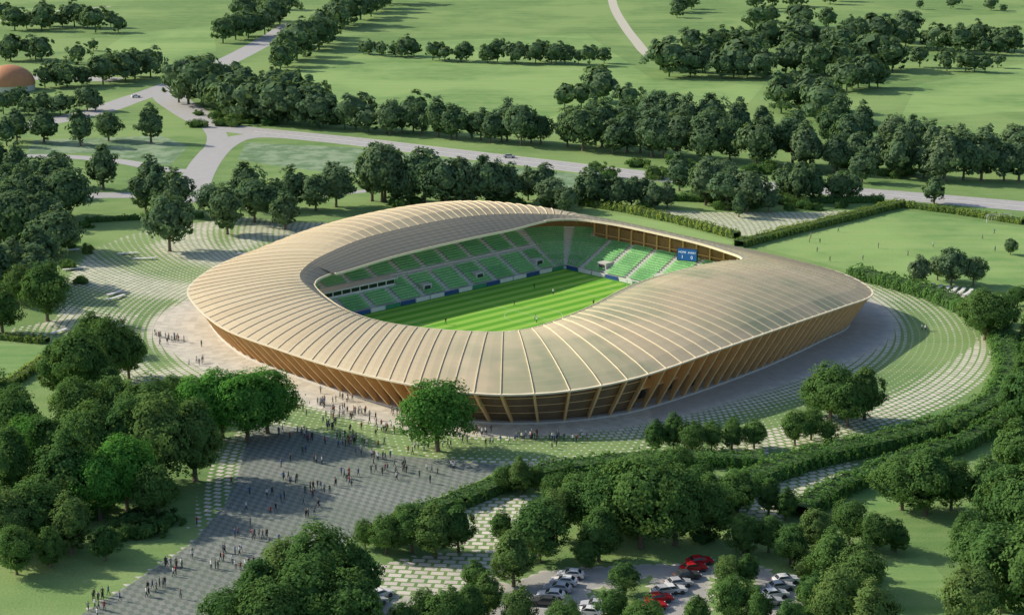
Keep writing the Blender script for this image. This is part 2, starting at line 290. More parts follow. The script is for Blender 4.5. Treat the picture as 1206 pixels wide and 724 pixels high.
# park paving grid with attributes
xs=np.arange(-175,176,1.0); ys=np.arange(240,641,1.0); XX,YY=np.meshgrid(xs,ys); nx,ny=len(xs),len(ys)
pave=np.zeros_like(XX); tone=np.zeros_like(XX)
def sdist(pts):
    P=np.array([G(*p)[:2] for p in pts]); d=np.full(XX.shape,1e9); ins=np.zeros(XX.shape,bool)
    for i in range(len(P)):
        a,b=P[i],P[(i+1)%len(P)]; e=b-a; t=np.clip(((XX-a[0])*e[0]+(YY-a[1])*e[1])/(e@e),0,1); d=np.minimum(d,np.hypot(XX-a[0]-t*e[0],YY-a[1]-t*e[1]))
        cr=((a[1]>YY)!=(b[1]>YY)); xi=(b[0]-a[0])*(YY-a[1])/((b[1]-a[1]) if abs(b[1]-a[1])>1e-9 else 1e-9)+a[0]; ins^=(cr&(XX<xi))
    return np.where(ins,d,-d)
def paint(pts,pv,tv=None,fe=1.0,sd=None):
    global pave,tone
    s=sdist(pts) if sd is None else sd; w=np.clip(.5+s/(2*fe),0,1); w=w*w*(3-2*w); pave=pave*(1-w)+pv*w
    if tv is not None: tone=tone*(1-w)+tv*w
paint([(560,545),(400,520),(330,500),(280,500),(225,440),(160,455),(90,402),(20,402),(14,388),(68,376),(76,332),(105,298),(150,278),(200,266),(290,256),(345,262),(520,262),(700,262),(900,300),(1040,338),(1100,356),(1150,384),(1167,415),(1156,450),(1120,476),(1060,498),(960,523),(850,537),(760,546),(640,549)],.42,0,1.2)
rr=np.hypot(XX-CX,YY-CY)
band=np.clip(.5+.9*np.sin((np.hypot(XX+60,YY-560))/6.0),0,1); lw=np.clip((-XX-60)/15,0,1)*(pave>.3); pave=pave*(1-lw)+lw*(.14+.40*band)
rb=np.clip(.5+.9*np.sin(rr/3.4),0,1); lw=np.clip((XX-30)/40,0,1)*(pave>.3)*.6; pave=pave*(1-lw)+lw*(.20+.34*rb)
uu=(XX-CX)*UX+(YY-CY)*UY; vv=(XX-CX)*UY-(YY-CY)*UX; rho=((np.abs(uu+4)/80)**3.2+(np.abs(vv)/76)**3.2)**(1/3.2); dd=(1-rho)*78
east=(XX>20)&(YY<500); w_=np.clip((-dd-8)/18,0,1); pave=np.where(east&(-dd>7)&(-dd<28)&(pave>.05),np.maximum(.05,.62*(1-w_)),pave)
paint([(1056,356),(1095,368),(1130,398),(1118,430),(1060,462),(960,492),(850,510),(760,516),(850,497),(950,470),(1015,440),(1062,404)],.03,0,5)
paint([(150,380),(200,352),(228,362),(232,385),(206,432),(178,438),(155,410)],.04,0,3)
paint([(60,392),(150,398),(150,405),(60,404)],.05,0,2); paint([(120,290),(200,268),(230,272),(150,296),(118,306)],.06,0,3)
paint([(290,262),(340,262),(300,290),(262,300)],.5,0,3)
paint([(318,452),(400,466),(470,488),(560,506),(700,516),(770,520),(710,537),(600,541),(520,538),(430,524),(330,496),(292,472)],.05,0,2.0)
paint(None,1.0,0.08,2.5,sd=dd+8)
paint(None,1.0,.36,3,sd=np.where((XX>30)&(YY<480),dd+8,-50))  # greyer tone paints the stadium's shade onto the right apron
paint([(296,496),(350,504),(450,534),(595,548),(556,570),(470,602),(425,626),(310,690),(240,745),(60,745),(150,690),(226,640),(268,590)],1.0,1.0,.8)
paint([(262,520),(296,500),(280,560),(255,600),(228,622)],.40,.1,1.5)
paint([(590,545),(700,543),(800,539),(900,530),(905,534),(800,547),(700,551),(595,553)],1.0,0,.6)
paint([(540,590),(628,582),(625,640),(590,655),(520,640)],.48,0,.8); paint([(440,665),(520,650),(610,652),(600,680),(520,700),(440,745),(400,745)],.55,.1,.8)
paint([(590,690),(640,672),(760,664),(900,668),(960,715),(990,760),(560,760)],1.0,.42,.8)
paint([(430,715),(500,700),(590,684),(600,692),(510,712),(450,745),(410,745)],1.0,.3,.8)
paint([(690,696),(712,690),(722,700),(705,712)],0,0,.8); paint([(735,690),(765,676),(770,684),(745,730),(725,745)],0,0,.8); paint([(835,680),(880,676),(895,690),(870,745),(835,745)],0,0,.8)
paint([(870,600),(905,568),(985,542),(1010,545),(960,575),(905,625)],.48,0,.8)
paint([(745,246),(830,250),(960,250),(1004,247),(950,268),(905,276),(860,279),(800,262)],.5,.1,.6)
paint([(1040,330),(1130,338),(1160,346),(1120,352),(1060,342)],.5,0,.6)
zz=np.full(XX.size,.006); co=np.stack([XX.ravel(),YY.ravel(),zz],1)
ii=np.arange(nx*ny).reshape(ny,nx); qd=np.stack([ii[:-1,:-1],ii[:-1,1:],ii[1:,1:],ii[1:,:-1]],-1).reshape(-1,4)
pf=pave.ravel(); keep=(pf[qd].max(1)>.002); qd=qd[keep]; used=np.unique(qd); rem=np.full(nx*ny,-1); rem[used]=np.arange(len(used)); qd=rem[qd]
me=bpy.data.meshes.new('plaza'); me.vertices.add(len(used)); me.vertices.foreach_set('co',co[used].astype(np.float32).ravel()); me.loops.add(qd.size); me.loops.foreach_set('vertex_index',qd.ravel().astype(np.int32)); me.polygons.add(len(qd)); me.polygons.foreach_set('loop_start',np.arange(len(qd),dtype=np.int32)*4)
me.materials.append(MP); me.update(calc_edges=True)
for nm,ar in (('pave',pave),('tone',tone)):
    a=me.attributes.new(nm,'FLOAT','POINT'); a.data.foreach_set('value',ar.ravel()[used].astype(np.float32))
pl=link(bpy.data.objects.new('plaza_paving',me)); tag(pl,kind='structure')
# parking bay lines
V,Fc=[],[]
def bayline(px,py,rot,L_=4.8):
    x,y,_=G(px,py); a=math.radians(rot); c_,s_=math.cos(a),math.sin(a); b=len(V)
    for (p,q) in ((-L_/2,-.06),(L_/2,-.06),(L_/2,.06),(-L_/2,.06)): V.append((x+p*c_-q*s_,y+p*s_+q*c_,.012))
    Fc.append((b,b+1,b+2,b+3))
for i in range(9): bayline(828-i*7,660+i*8,15); bayline(676-i*7,676+i*8,170); bayline(929-i*6,681+i*8.5,15); bayline(800-i*6,685+i*8,15)
tag(mesh_obj('parking_marking',V,Fc,[MW]),kind='structure')
# roads
def smooth(P,n=8):
    out=[]; P=[P[0]]+list(P)+[P[-1]]
    for i in range(1,len(P)-2):
        for q in range(n):
            t=q/n; out.append(tuple(.5*((2*P[i][e])+(-P[i-1][e]+P[i+1][e])*t+(2*P[i-1][e]-5*P[i][e]+4*P[i+1][e]-P[i+2][e])*t*t+(-P[i-1][e]+3*P[i][e]-3*P[i+1][e]+P[i+2][e])*t**3) for e in (0,1)))
    out.append(tuple(P[-2][:2])); return out
def strip(P,o1,o2,z1,z2):
    v,f=[],[]
    for i,p in enumerate(P):
        a=P[max(i-1,0)]; b=P[min(i+1,len(P)-1)]; d=Vector((b[0]-a[0],b[1]-a[1])).normalized(); n=(d.y,-d.x)
        v+= [(p[0]+n[0]*o1,p[1]+n[1]*o1,z1),(p[0]+n[0]*o2,p[1]+n[1]*o2,z2)]
    for i in range(len(P)-1): f.append((2*i,2*i+1,2*i+3,2*i+2))
    return v,f
def road(pts,w,z,mat=MA,name='road'):
    P=smooth([G(*p)[:2] for p in pts],8); v,f=strip(P,-w/2,w/2,z,z); tag(mesh_obj(name,v,f,[mat]),kind='structure')
road([(-60,162),(0,153),(60,143),(115,131),(152,118),(190,105),(232,88),(272,70),(310,50),(345,28)],15,.012)
road([(262,74),(230,89),(208,99),(198,107),(202,117),(216,127),(238,140),(262,149),(300,155),(350,160),(420,167),(520,179),(640,193),(760,207),(900,219),(1050,230),(1250,247)],17,.018)
road([(420,167),(370,163),(330,160),(300,160),(276,164),(259,173),(247,185),(238,198),(231,212),(228,224),(238,238)],12,.024)
road([(208,120),(222,131),(238,142),(250,151),(256,161),(254,172),(246,185)],9,.030)
road([(-40,222),(40,226),(120,230),(190,228),(228,216)],10,.036); road([(-40,186),(60,184),(140,190),(195,200),(232,202)],8,.042)
road([(60,240),(120,232),(200,232),(290,240),(420,226),(560,214)],5,.010,name='path')
road([(-30,88),(60,92),(140,94)],18,.010); road([(-30,30),(60,14),(130,8)],4,.010,MTR,'track')
road([(716,-30),(722,5),(735,30),(750,50),(760,62),(772,70)],7,.012,MTR,'track')
road([(1206,442),(1196,470),(1150,492)],5,.014,MA,'path')
P=smooth([G(*p)[:2] for p in [(300,155),(350,160),(420,167),(520,179),(640,193),(760,207),(900,219),(1050,230),(1250,247)]],14); V,Fc=[],[]
for o,dash in ((-7.9,0),(7.7,0),(-4.2,1),(4.0,1),(-.5,0),(.3,0)):
    a,b=strip(P,o,o+.25,.034,.034); n=len(V); V+=a; Fc+=[tuple(i+n for i in q) for j,q in enumerate(b) if not dash or j%2==0]
tag(mesh_obj('road_marking',V,Fc,[MW]),kind='structure'); V,Fc=[],[]
for o in (-8.65,8.35):
    for (p1,p2,za,zb) in ((o,o+.3,.14,.14),(o,o,0,.14),(o+.3,o+.3,.14,0)):
        a,b=strip(P,p1,p2,za,zb); n=len(V); V+=a; Fc+=[tuple(i+n for i in q) for q in b]
tag(mesh_obj('kerb',V,Fc,[MK]),kind='structure')
# ---------------------------------------------------------------- stadium
MR=NT('timber_roof_skin'); k=MR
gl=k.n('ShaderNodeAttribute',attribute_name='glaze_reflection').outputs['Fac']; pn=k.n('ShaderNodeAttribute',attribute_name='panel').outputs['Fac']; al=k.n('ShaderNodeAttribute',attribute_name='along').outputs['Fac']
wn=k.n('ShaderNodeTexWhiteNoise'); wn.noise_dimensions='1D'; k.t.links.new(pn,wn.inputs['W'])
c=k.mix(wn.outputs['Value'],(.70,.59,.395),(.79,.685,.475)); c=k.mix(k.M('MULTIPLY',k.noise(.2,4,k.pos(),.65),.3),c,(.56,.46,.29))
fl=k.M('FRACT',k.M('MULTIPLY',al,14.0)); line=k.M('LESS_THAN',fl,.07); c=k.mix(k.M('MULTIPLY',line,.22),c,(.42,.34,.21))
gcol=k.mix(k.ramp(k.noise(.06,2,k.pos()),.35,.65),(.33,.39,.23),(.54,.52,.33)); gcol=k.mix(k.M('MULTIPLY',line,.5),gcol,(.70,.60,.40))
gf=k.M('MULTIPLY',gl,k.M('MULTIPLY',k.ramp(k.noise(.045,3,k.pos()),.42,.58),.75)); c=k.mix(gf,c,gcol)  # green patches paint pane reflections into the glazed roof side away from the sun
pr=k.n('ShaderNodeBsdfPrincipled'); k.set(pr.inputs['Base Color'],c); k.set(pr.inputs['Roughness'],k.M('SUBTRACT',.65,k.M('MULTIPLY',gf,.25))); pr.inputs['Specular IOR Level'].default_value=.25
tr=k.n('ShaderNodeBsdfTranslucent'); k.set(tr.inputs[0],c); mx=k.n('ShaderNodeMixShader'); mx.inputs[0].default_value=.25; k.t.links.new(pr.outputs[0],mx.inputs[1]); k.t.links.new(tr.outputs[0],mx.inputs[2]); MR=k.done(mx.outputs[0])
k=NT('shade_grey_canopy'); al=k.n('ShaderNodeAttribute',attribute_name='along').outputs['Fac']; fl=k.M('LESS_THAN',k.M('FRACT',k.M('MULTIPLY',al,33.0)),.22)  # grey colour stands in for the shade on the roof's underside
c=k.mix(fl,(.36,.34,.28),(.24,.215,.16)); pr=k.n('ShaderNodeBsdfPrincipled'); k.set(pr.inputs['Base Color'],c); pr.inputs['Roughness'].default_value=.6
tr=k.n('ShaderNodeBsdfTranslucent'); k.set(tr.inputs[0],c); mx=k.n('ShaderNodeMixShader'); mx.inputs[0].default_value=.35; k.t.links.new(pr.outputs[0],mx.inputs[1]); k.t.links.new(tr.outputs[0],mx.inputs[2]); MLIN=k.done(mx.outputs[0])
MRIB=simple('pale_timber_rib',(.80,.70,.50),.6,.08); MFIN=simple('warm_timber_fin',(.76,.50,.24),.6,.2,.6); MWALL=simple('timber_wall',(.30,.17,.075),.7,.3,.7)
MCON=simple('concrete_step',(.60,.59,.55),.85,.08)
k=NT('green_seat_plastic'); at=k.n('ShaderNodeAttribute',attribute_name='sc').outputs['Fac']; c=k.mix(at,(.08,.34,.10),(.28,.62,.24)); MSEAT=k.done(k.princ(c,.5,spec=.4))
MGL=simple('dark_tinted_glass',(.03,.035,.035),.12,.2,.3,spec=.8); MBZ=simple('bronze_glass',(.20,.135,.075),.2,.4,.35,spec=.8)
MWHT=simple('white_panel',(.78,.77,.74),.5,.05); MDK=simple('dark_metal',(.05,.05,.055),.5,.2)
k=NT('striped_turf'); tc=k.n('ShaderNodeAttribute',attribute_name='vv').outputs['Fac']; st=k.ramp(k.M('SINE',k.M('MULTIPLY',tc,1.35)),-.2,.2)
c=k.mix(st,(.13,.37,.035),(.30,.54,.085)); c=k.mix(k.M('MULTIPLY',k.noise(1.2,3,k.pos()),.2),c,(.10,.28,.03)); MT=k.done(k.princ(c,.9,spec=.1))  # mowing stripes that also paint in streaks of sun through the roof
#  (Ou,Ov,Oz, Ru,Rv,Rz, bulge, lipd, lips)
ST=[(-74.7,-49.1,8.5,-54.5,-29.5,14.0,.9,3.5,1.3),(-83.5,-22.9,8,-58.5,-17,12.8,1.0,1.5,.5),(-85.3,2.6,8,-61.5,-3,12,1.1,1.2,.5),(-85,24.2,8,-59.6,8,11,1.1,1.2,.5),
(-82.9,45,8.5,-55,21.5,11,1.1,1.2,.5),(-78.4,57.8,8.5,-49.5,32,11.3,1.1,1.2,.5),(-71.8,66.6,8.5,-44.9,37.4,11.6,1.1,1.2,.5),(-60.7,74.6,9,-40.2,41.0,12.3,1.3,1.2,.5),
(-44.8,79.7,10,-34.0,43.4,13.6,1.6,2,.8),(-19.6,80,11.0,-22.0,44.6,15.4,1.9,3.5,1.4),(8.9,77.7,10.9,-1.9,42.6,17.5,2.2,5,2),(35.4,73.4,9.6,22.5,40.2,17.3,2.0,4.5,1.8),
(54.2,69.5,8.6,40.5,38.4,15.4,1.5,2,.8),(63.7,60.7,8.5,48,33,14.2,1.0,1.2,.5),(68.6,48.2,9,51,25,14.2,.5,1.2,.5),(72,26.7,9,53,12.5,14.5,.2,1.2,.5),(72.8,4.5,9,54,-6,14.7,.1,1.2,.5),
(73,-22.2,9.5,54,-22,14.7,.1,1.2,.5),(71.3,-45,10,52,-35,14.7,.4,2,.7),(62,-66,11,45,-42,15.2,1.6,4,1.4),(40,-77,12,30,-46,16.6,3.4,9,3.0),(10,-80,12,10,-46.5,17.7,4.3,11,3.7),(-20,-78,12,-17,-46,17.2,3.4,11,3.7),
(-48,-72,10.5,-36.5,-42,15.8,1.2,9,3.0),(-66,-62,9,-48,-36.5,14.8,.4,6.0,2.1)]
A=np.array(ST); n0=len(A); D=[]
for i in range(n0):
    p0,p1,p2,p3=A[(i-1)%n0],A[i],A[(i+1)%n0],A[(i+2)%n0]
    for q in range(20):
        t=q/20; D.append(.5*(2*p1+(p2-p0)*t+(2*p0-5*p1+4*p2-p3)*t*t+(-p0+3*p1-3*p2+p3)*t**3))
D=np.array(D)
mid=D[:,0:2]*.65+D[:,3:5]*.35; sg=np.linalg.norm(np.roll(mid,-1,0)-mid,axis=1)
ki=np.arange(len(sg))/20.0; wgt=1-.42*np.exp(-((ki-6.5)/1.7)**2); sg=sg*wgt
cum=np.concatenate([[0],np.cumsum(sg)]); D2=np.vstack([D,D[:1]])
def station(t):
    s=(t%1.0)*cum[-1]; return np.array([np.interp(s,cum,D2[:,c]) for c in range(9)])
def tof(idx): return cum[int(idx*20)]/cum[-1]
NR=128
def section(st,extra=0.0):
    O=st[0:3]; R=st[3:6]; out=[]
    for q in range(9):
        s=q/8; p=O*(1-s)+R*s; z=p[2]+st[6]*(4*s*(1-s))**.8+extra; out.append((p[0],p[1],z))
    nrm=np.array([R[0]*.35 if abs(R[0])<45 else R[0],R[1] if abs(R[1])>28 else R[1]*.35]); nrm=nrm/np.linalg.norm(nrm)
    for q in (1,2,3):
        s=q/3; out.append((R[0]-nrm[0]*st[7]*s,R[1]-nrm[1]*st[7]*s,R[2]-st[8]*s**1.15+extra))
    return out
stad=bpy.data.objects.new('stadium',None); COL.objects.link(stad); stad.location=(CX,CY,0); tag(stad,'timber football stadium with flowing ribbed oval roof','stadium')
def L(p): 
    x,y,z=UV(*p); return (x-CX,y-CY,z)
v,f,gz,pn_,al_=[],[],[],[],[]; sub=2
for i in range(NR):
    cols=[]
    for j in range(sub+1):
        t=(i+j/sub)/NR; st=station(t); ex=.07*math.sin(math.pi*j/sub); sec=section(st,ex)
        gla=max(0,min(1,(UV(st[0],st[1])[0]-CX+35)/35))*max(0,min(1,(-(UV(st[0],st[1])[1]-CY)+5)/30)); col=[]
        for q,p in enumerate(sec):
            col.append(len(v)); v.append(L(p)); gz.append(gla); pn_.append(float(i)); al_.append(q/8.0 if q<=8 else 1.0+ (q-8)*.08)
        cols.append(col)
    for j in range(sub):
        a,b=cols[j],cols[j+1]
        for q in range(11): f.append((a[q],b[q],b[q+1],a[q+1]))
roof=mesh_obj('roof',v,f,[MR,MLIN],[1 if (q%11)>=8 else 0 for q in range(len(f))],stad,False)
for nm,ar in (('glaze_reflection',gz),('panel',pn_),('along',al_)):
    a=roof.data.attributes.new(nm,'FLOAT','POINT'); a.data.foreach_set('value',ar)
def unit(a): return a/np.linalg.norm(a)
fin_base=.925
def rib(i,v,f):
    st=station(i/NR); st2=station(i/NR+.002); tan=unit(st2[0:2]-st[0:2]); sec=section(st,.02)[:9]; tan2=unit(st2[3:5]-st[3:5]); b0=len(v)
    for q,p in enumerate(sec):
        tt=unit(tan*(1-q/8)+tan2*q/8); wd=.075-.004*q
        for (a,dz) in ((-wd,-.1),(-wd,.20),(wd,.20),(wd,-.1)): v.append(L((p[0]+tt[0]*a,p[1]+tt[1]*a,p[2]+dz)))
    for q in range(8):
        b=b0+q*4
        for e in range(3): f.append((b+e,b+e+1,b+e+5,b+e+4))
    f+= [tuple(b0+x for x in (3,2,1,0)),tuple(b0+32+x for x in (0,1,2,3))]
i7=tof(6.7)*NR
def fin(i,v,f):
    st=station(i/NR); st2=station(i/NR+.002); tan=unit(st2[0:2]-st[0:2]); O=st[0:2]; oz=st[2]; tw=.26
    d=(i-i7+NR/2)%NR-NR/2; sh=1.2*math.tanh(d/6)*max(0,min(1,(55-abs(d))/12)); B=station((i-sh)/NR)[0:2]*fin_base; b0=len(v)
    prof=[(B*1.0,.0),(B*1.012,0.0),(B*.35+O*.65,oz*.60),(O*.998,oz-.12),(O*.955,oz+.2),(O*.915,oz+.35),(O*.93*.7+B*.3,oz*.66)]
    for sg_ in (-1,1):
        for (pp,z) in prof: v.append(L((pp[0]+tan[0]*tw*sg_,pp[1]+tan[1]*tw*sg_,z)))
    m=len(prof); f+=[tuple(b0+x for x in range(m)),tuple(b0+x for x in range(2*m-1,m-1,-1))]+[tuple(b0+x for x in ((a,(a+1)%m,(a+1)%m+m,a+m)[::-1])) for a in range(m)]
order=sorted(range(NR),key=lambda i: UV(*station(i/NR)[0:2])[1])
for fn,nm,mt in ((rib,'roof_rib',MRIB),(fin,'facade_fin',MFIN)):
    for i in order[:99]:
        v,f=[],[]; fn(i,v,f); mesh_obj(nm,v,f,[mt],None,stad)
    v,f=[],[]
    for i in order[99:]: fn(i,v,f)
    o=mesh_obj(nm,v,f,[mt],None,stad); o['kind']='stuff'
def ringmesh(name,fn,n,mat,parent=stad,smooth_=False):
    v,f=[],[]; m=None
    for i in range(n):
        ps=fn(i/n); m=len(ps); v+=[L(p) for p in ps]
    for i in range(n):
        for j in range(m-1): a=i*m+j; b=((i+1)%n)*m+j; f.append((a,b,b+1,a+1))
    return mesh_obj(name,v,f,[mat],None,parent,smooth_)
def edge(t):
    st=station(t); O=st[0:2]; z=st[2]; a=O*1.003; b=O*.994; return [(a[0],a[1],z-.18),(a[0],a[1],z+.14),(b[0],b[1],z+.14),(b[0],b[1],z-.18),(a[0],a[1],z-.18)]
ringmesh('roof_edge',edge,300,MRIB)
def wall(t):
    st=station(t); B=st[0:2]*.89; return [(B[0],B[1],0),(B[0],B[1],st[2]+.4)]
ringmesh('facade_wall',wall,200,MWALL)
def floor2(t):
    st=station(t); a=st[0:2]*.89; b=st[0:2]*.94; z=st[2]*.5; return [(a[0],a[1],z-.25),(b[0],b[1],z-.25),(b[0],b[1],z+.15),(a[0],a[1],z+.15)]
ringmesh('upper_concourse_floor',floor2,200,MFIN)
def plinth(t):
    st=station(t); a=st[0:2]*.89; b=st[0:2]*.94; return [(b[0],b[1],0),(b[0],b[1],.35),(a[0],a[1],.35)]
ringmesh('plinth',plinth,200,MCON)
def glassband(t0,t1,n,name,z0f,z1f,kk,mat):
    v,f=[],[]
    for i in range(n+1):
        st=station(t0+(t1-t0)*i/n); z=st[2]
        for (zz_) in (z0f,(z0f+z1f)/2,z1f):
            kf=fin_base+(0.985-fin_base)*max(0,zz_)**1.2-.003; kf=kk if kk else kf; p=st[0:2]*kf; v.append(L((p[0],p[1],z*zz_)))
    for i in range(n):
        for j in range(2): a=i*3+j; b=a+3; f.append((a,b,b+1,a+1))
    return mesh_obj(name,v,f,[mat],None,stad)
glassband(tof(5)-.01,tof(8),40,'glass_curtain_wall',.06,.97,None,MBZ)
for q,i in enumerate(range(0,NR,2)):
    glassband((i+.22)/NR,(i+.78)/NR,3,'entrance_door' if q%3==0 else 'window',.04 if q%3==0 else .12,.40,.893,MGL)
for zf in (.3,.55,.8):
    v,f=[],[]; n=40
    for i in range(n+1):
        st=station(tof(5)-.01+(tof(8)-tof(5)+.01)*i/n); kf=fin_base+(.985-fin_base)*zf**1.2+.001; p=st[0:2]*kf; z=st[2]*zf
        v+=[L((p[0],p[1],z-.07)),L((p[0],p[1],z+.07))]
    f=[(2*i,2*i+2,2*i+3,2*i+1) for i in range(n)]; mesh_obj('facade_rail',v,f,[MFIN],None,stad)
# pitch
def rrect(hu,hv,r,n=8):
    out=[]
    for (cu,cv_,a0) in ((hu-r,hv-r,0),(-(hu-r),hv-r,90),(-(hu-r),-(hv-r),180),(hu-r,-(hv-r),270)):
        for q in range(n+1):
            a=math.radians(a0+90*q/n); out.append((cu+r*math.cos(a),cv_+r*math.sin(a)))
    return out
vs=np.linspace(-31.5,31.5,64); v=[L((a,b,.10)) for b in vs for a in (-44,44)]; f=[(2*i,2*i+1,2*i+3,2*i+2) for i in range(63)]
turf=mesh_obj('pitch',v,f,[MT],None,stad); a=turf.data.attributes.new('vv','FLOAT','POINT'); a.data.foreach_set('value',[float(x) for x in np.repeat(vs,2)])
def bandpoly(outer,inner,z): 
    n=len(outer); v=[L((p[0],p[1],z)) for p in outer]+[L((p[0],p[1],z)) for p in inner]; return v,[(i,(i+1)%n,(i+1)%n+n,i+n) for i in range(n)]
v,f=bandpoly(rrect(47,34.5,6),rrect(43.9,31.4,.5),.08); mesh_obj('pitch_surround',v,f,[simple('surround_turf',(.10,.30,.04),.9)],None,stad)
v,f=[],[]
def ln(u0,v0,u1,v1,w=.10):
    a=math.atan2(v1-v0,u1-u0); nx_,ny_=-math.sin(a)*w/2,math.cos(a)*w/2; b=len(v)
    for (x,y) in ((u0+nx_,v0+ny_),(u0-nx_,v0-ny_),(u1-nx_,v1-ny_),(u1+nx_,v1+ny_)): v.append(L((x,y,.104)))
    f.append((b,b+1,b+2,b+3))
PU,PV=41,28.6
for q in ((-PU,-PV,PU,-PV),(-PU,PV,PU,PV),(-PU,-PV,-PU,PV),(PU,-PV,PU,PV),(0,-PV,0,PV)): ln(*q)
for s in (-1,1):
    for (d,w2) in ((14,17),(4.6,7.8)): ln(s*PU,-w2,s*(PU-d),-w2); ln(s*PU,w2,s*(PU-d),w2); ln(s*(PU-d),-w2,s*(PU-d),w2)
for i in range(36): a,b=math.radians(i*10),math.radians(i*10+10); ln(7.8*math.cos(a),7.8*math.sin(a),7.8*math.cos(b),7.8*math.sin(b))
mesh_obj('pitch_line',v,f,[simple('faded_line_paint',(.52,.62,.42),.8,.1)],None,stad)
# terraces
ROWS=18
v,f=[],[]
def rowpath(d): return rrect(46+d,33.5+d,4+d,10)
prof=[]
for kx in range(ROWS):
    prof.append((kx*.92,.9+kx*.46)); prof.append(((kx+1)*.92,.9+kx*.46))
prof=[(0,0)]+prof+[(ROWS*.92,.9+ROWS*.46+.3)]
nn=None
for (d,z) in prof:
    ps=rowpath(d); nn=len(ps); v+=[L((p[0],p[1],z)) for p in ps]
for i in range(len(prof)-1):
    for j in range(nn): a=i*nn+j; b=i*nn+(j+1)%nn; f.append((a,b,b+nn,a+nn))
mesh_obj('terrace',v,f,[MCON],None,stad)
sv=[];scol=[]; rsd=random.Random(3)
for kx in range(ROWS):
    ps=rowpath(kx*.92+.5); z=.9+kx*.46; n=len(ps); 
    for i in range(n):
        p=np.array(ps[i]); q=np.array(ps[(i+1)%n]); Ls=np.linalg.norm(q-p)
        if Ls<.01: continue
        d=(q-p)/Ls; cnt=max(1,int(Ls/.56)); corner=Ls<6
        for e in range(cnt):
            c=p+d*Ls*(e+.5)/cnt; s=c[0] if abs(d[0])>.7 else c[1]
            if not corner and abs(((s+4.5)%9.0)-4.5)<.8: continue
            if corner and (i%11) in (0,5): continue
            if c[1]<-33 and -46<c[0]<-14 and 6<=kx<=9: continue
            if kx>=14 and c[0]>58 and abs(c[1])<35: continue
            if 9<=kx<=10 and not corner and c[1]<-33: continue
            out=np.array([d[1],-d[0]]); 
            if np.dot(out,c)<0: out=-out
            w=.25; zz0=z+.42
            a1=c-d*w-out*.26; a2=c+d*w-out*.26; b1=c+d*w+out*.26; b2=c-d*w+out*.26
            for quad in (((a1,zz0),(a2,zz0),(b1,zz0),(b2,zz0)),((b2,zz0),(b1,zz0),(b1+out*.08,zz0+.45),(b2+out*.08,zz0+.45))):
                for (pp,z_) in quad: sv.append(L((pp[0],pp[1],z_)))
                scol.append(0)
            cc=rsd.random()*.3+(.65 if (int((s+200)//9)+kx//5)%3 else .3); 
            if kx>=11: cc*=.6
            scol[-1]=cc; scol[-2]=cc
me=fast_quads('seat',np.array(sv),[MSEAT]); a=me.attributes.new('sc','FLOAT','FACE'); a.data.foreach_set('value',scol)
so=link(bpy.data.objects.new('seat',me),stad); so['kind']='stuff'; so['label']='rows of green plastic stadium seats'
samp=[]
for i in range(200):
    for p in section(station(i/200)): samp.append(p)
samp=np.array(samp)
def roofz(u,v_): 
    d=(samp[:,0]-u)**2+(samp[:,1]-v_)**2; ix=np.argsort(d)[:4]; return samp[ix,2].mean()
ps=rrect(46+ROWS*.92+.1,33.5+ROWS*.92+.1,4+ROWS*.92,14); ps2=[]
for i in range(len(ps)):
    p=np.array(ps[i]); q=np.array(ps[(i+1)%len(ps)]); m=max(1,int(np.linalg.norm(q-p)/3))
    for e in range(m): ps2.append(p+(q-p)*e/m)
v,f=[],[]
for p in ps2: v+=[L((p[0],p[1],8.8)),L((p[0],p[1],max(9.4,roofz(*p)-.6)))]
n=len(ps2); f=[(2*i,2*((i+1)%n),2*((i+1)%n)+1,2*i+1) for i in range(n)]
mesh_obj('stand_back_wall',v,f,[MWALL],None,stad)
MOR=simple('orange_timber',(.70,.42,.18),.6)
ang=math.radians(44)
v,f=[],[]; box(v,f,L((59.6,-1,9.4)),.3,66,3.8,ang); mesh_obj('gallery_wall',v,f,[MWALL],None,stad)
for i in range(14):
    v,f=[],[]; box(v,f,L((59.0,-33.5+i*5.0,9.6)),.4,.4,4.4,ang); mesh_obj('gallery_post',v,f,[MOR],None,stad)
v,f=[],[]; box(v,f,L((58.9,-1,8.7)),.2,66,.2,ang); mesh_obj('gallery_rail',v,f,[MOR],None,stad)
for i in range(0,NR,2):
    st=station(i/NR); R=st[3:5]; v,f=[],[]; a=L((R[0]*1.03,R[1]*1.03,0)); q=R*1.20; bq=L((q[0],q[1],0)); tube(v,f,[(bq[0],bq[1],8.6),(a[0],a[1],st[5]-.3)],[.24,.2],6)
    mesh_obj('roof_strut',v,f,[MOR],None,stad)
def fascia(t):
    st=station(t); sec=section(st); p=sec[-1]; return [(p[0],p[1],p[2]+.25),(p[0]*.995,p[1]*.995,p[2]+.25),(p[0]*.995,p[1]*.995,p[2]-.35),(p[0],p[1],p[2]-.35)]
ringmesh('inner_roof_edge',fascia,300,MRIB)
v,f=[],[]; box(v,f,L((-30,-41.6,4.9)),31,3.4,1.9,ang); mesh_obj('press_box_wall',v,f,[MWHT],None,stad)
for i in range(10):
    v,f=[],[]; box(v,f,L((-43.9+i*3.1,-39.86,5.05)),2.7,.08,1.1,ang); mesh_obj('press_box_window',v,f,[MGL],None,stad)
v,f=[],[]; box(v,f,L((-30,-41.2,6.0)),32,4.6,.25,ang); mesh_obj('press_box_roof',v,f,[MWHT],None,stad)
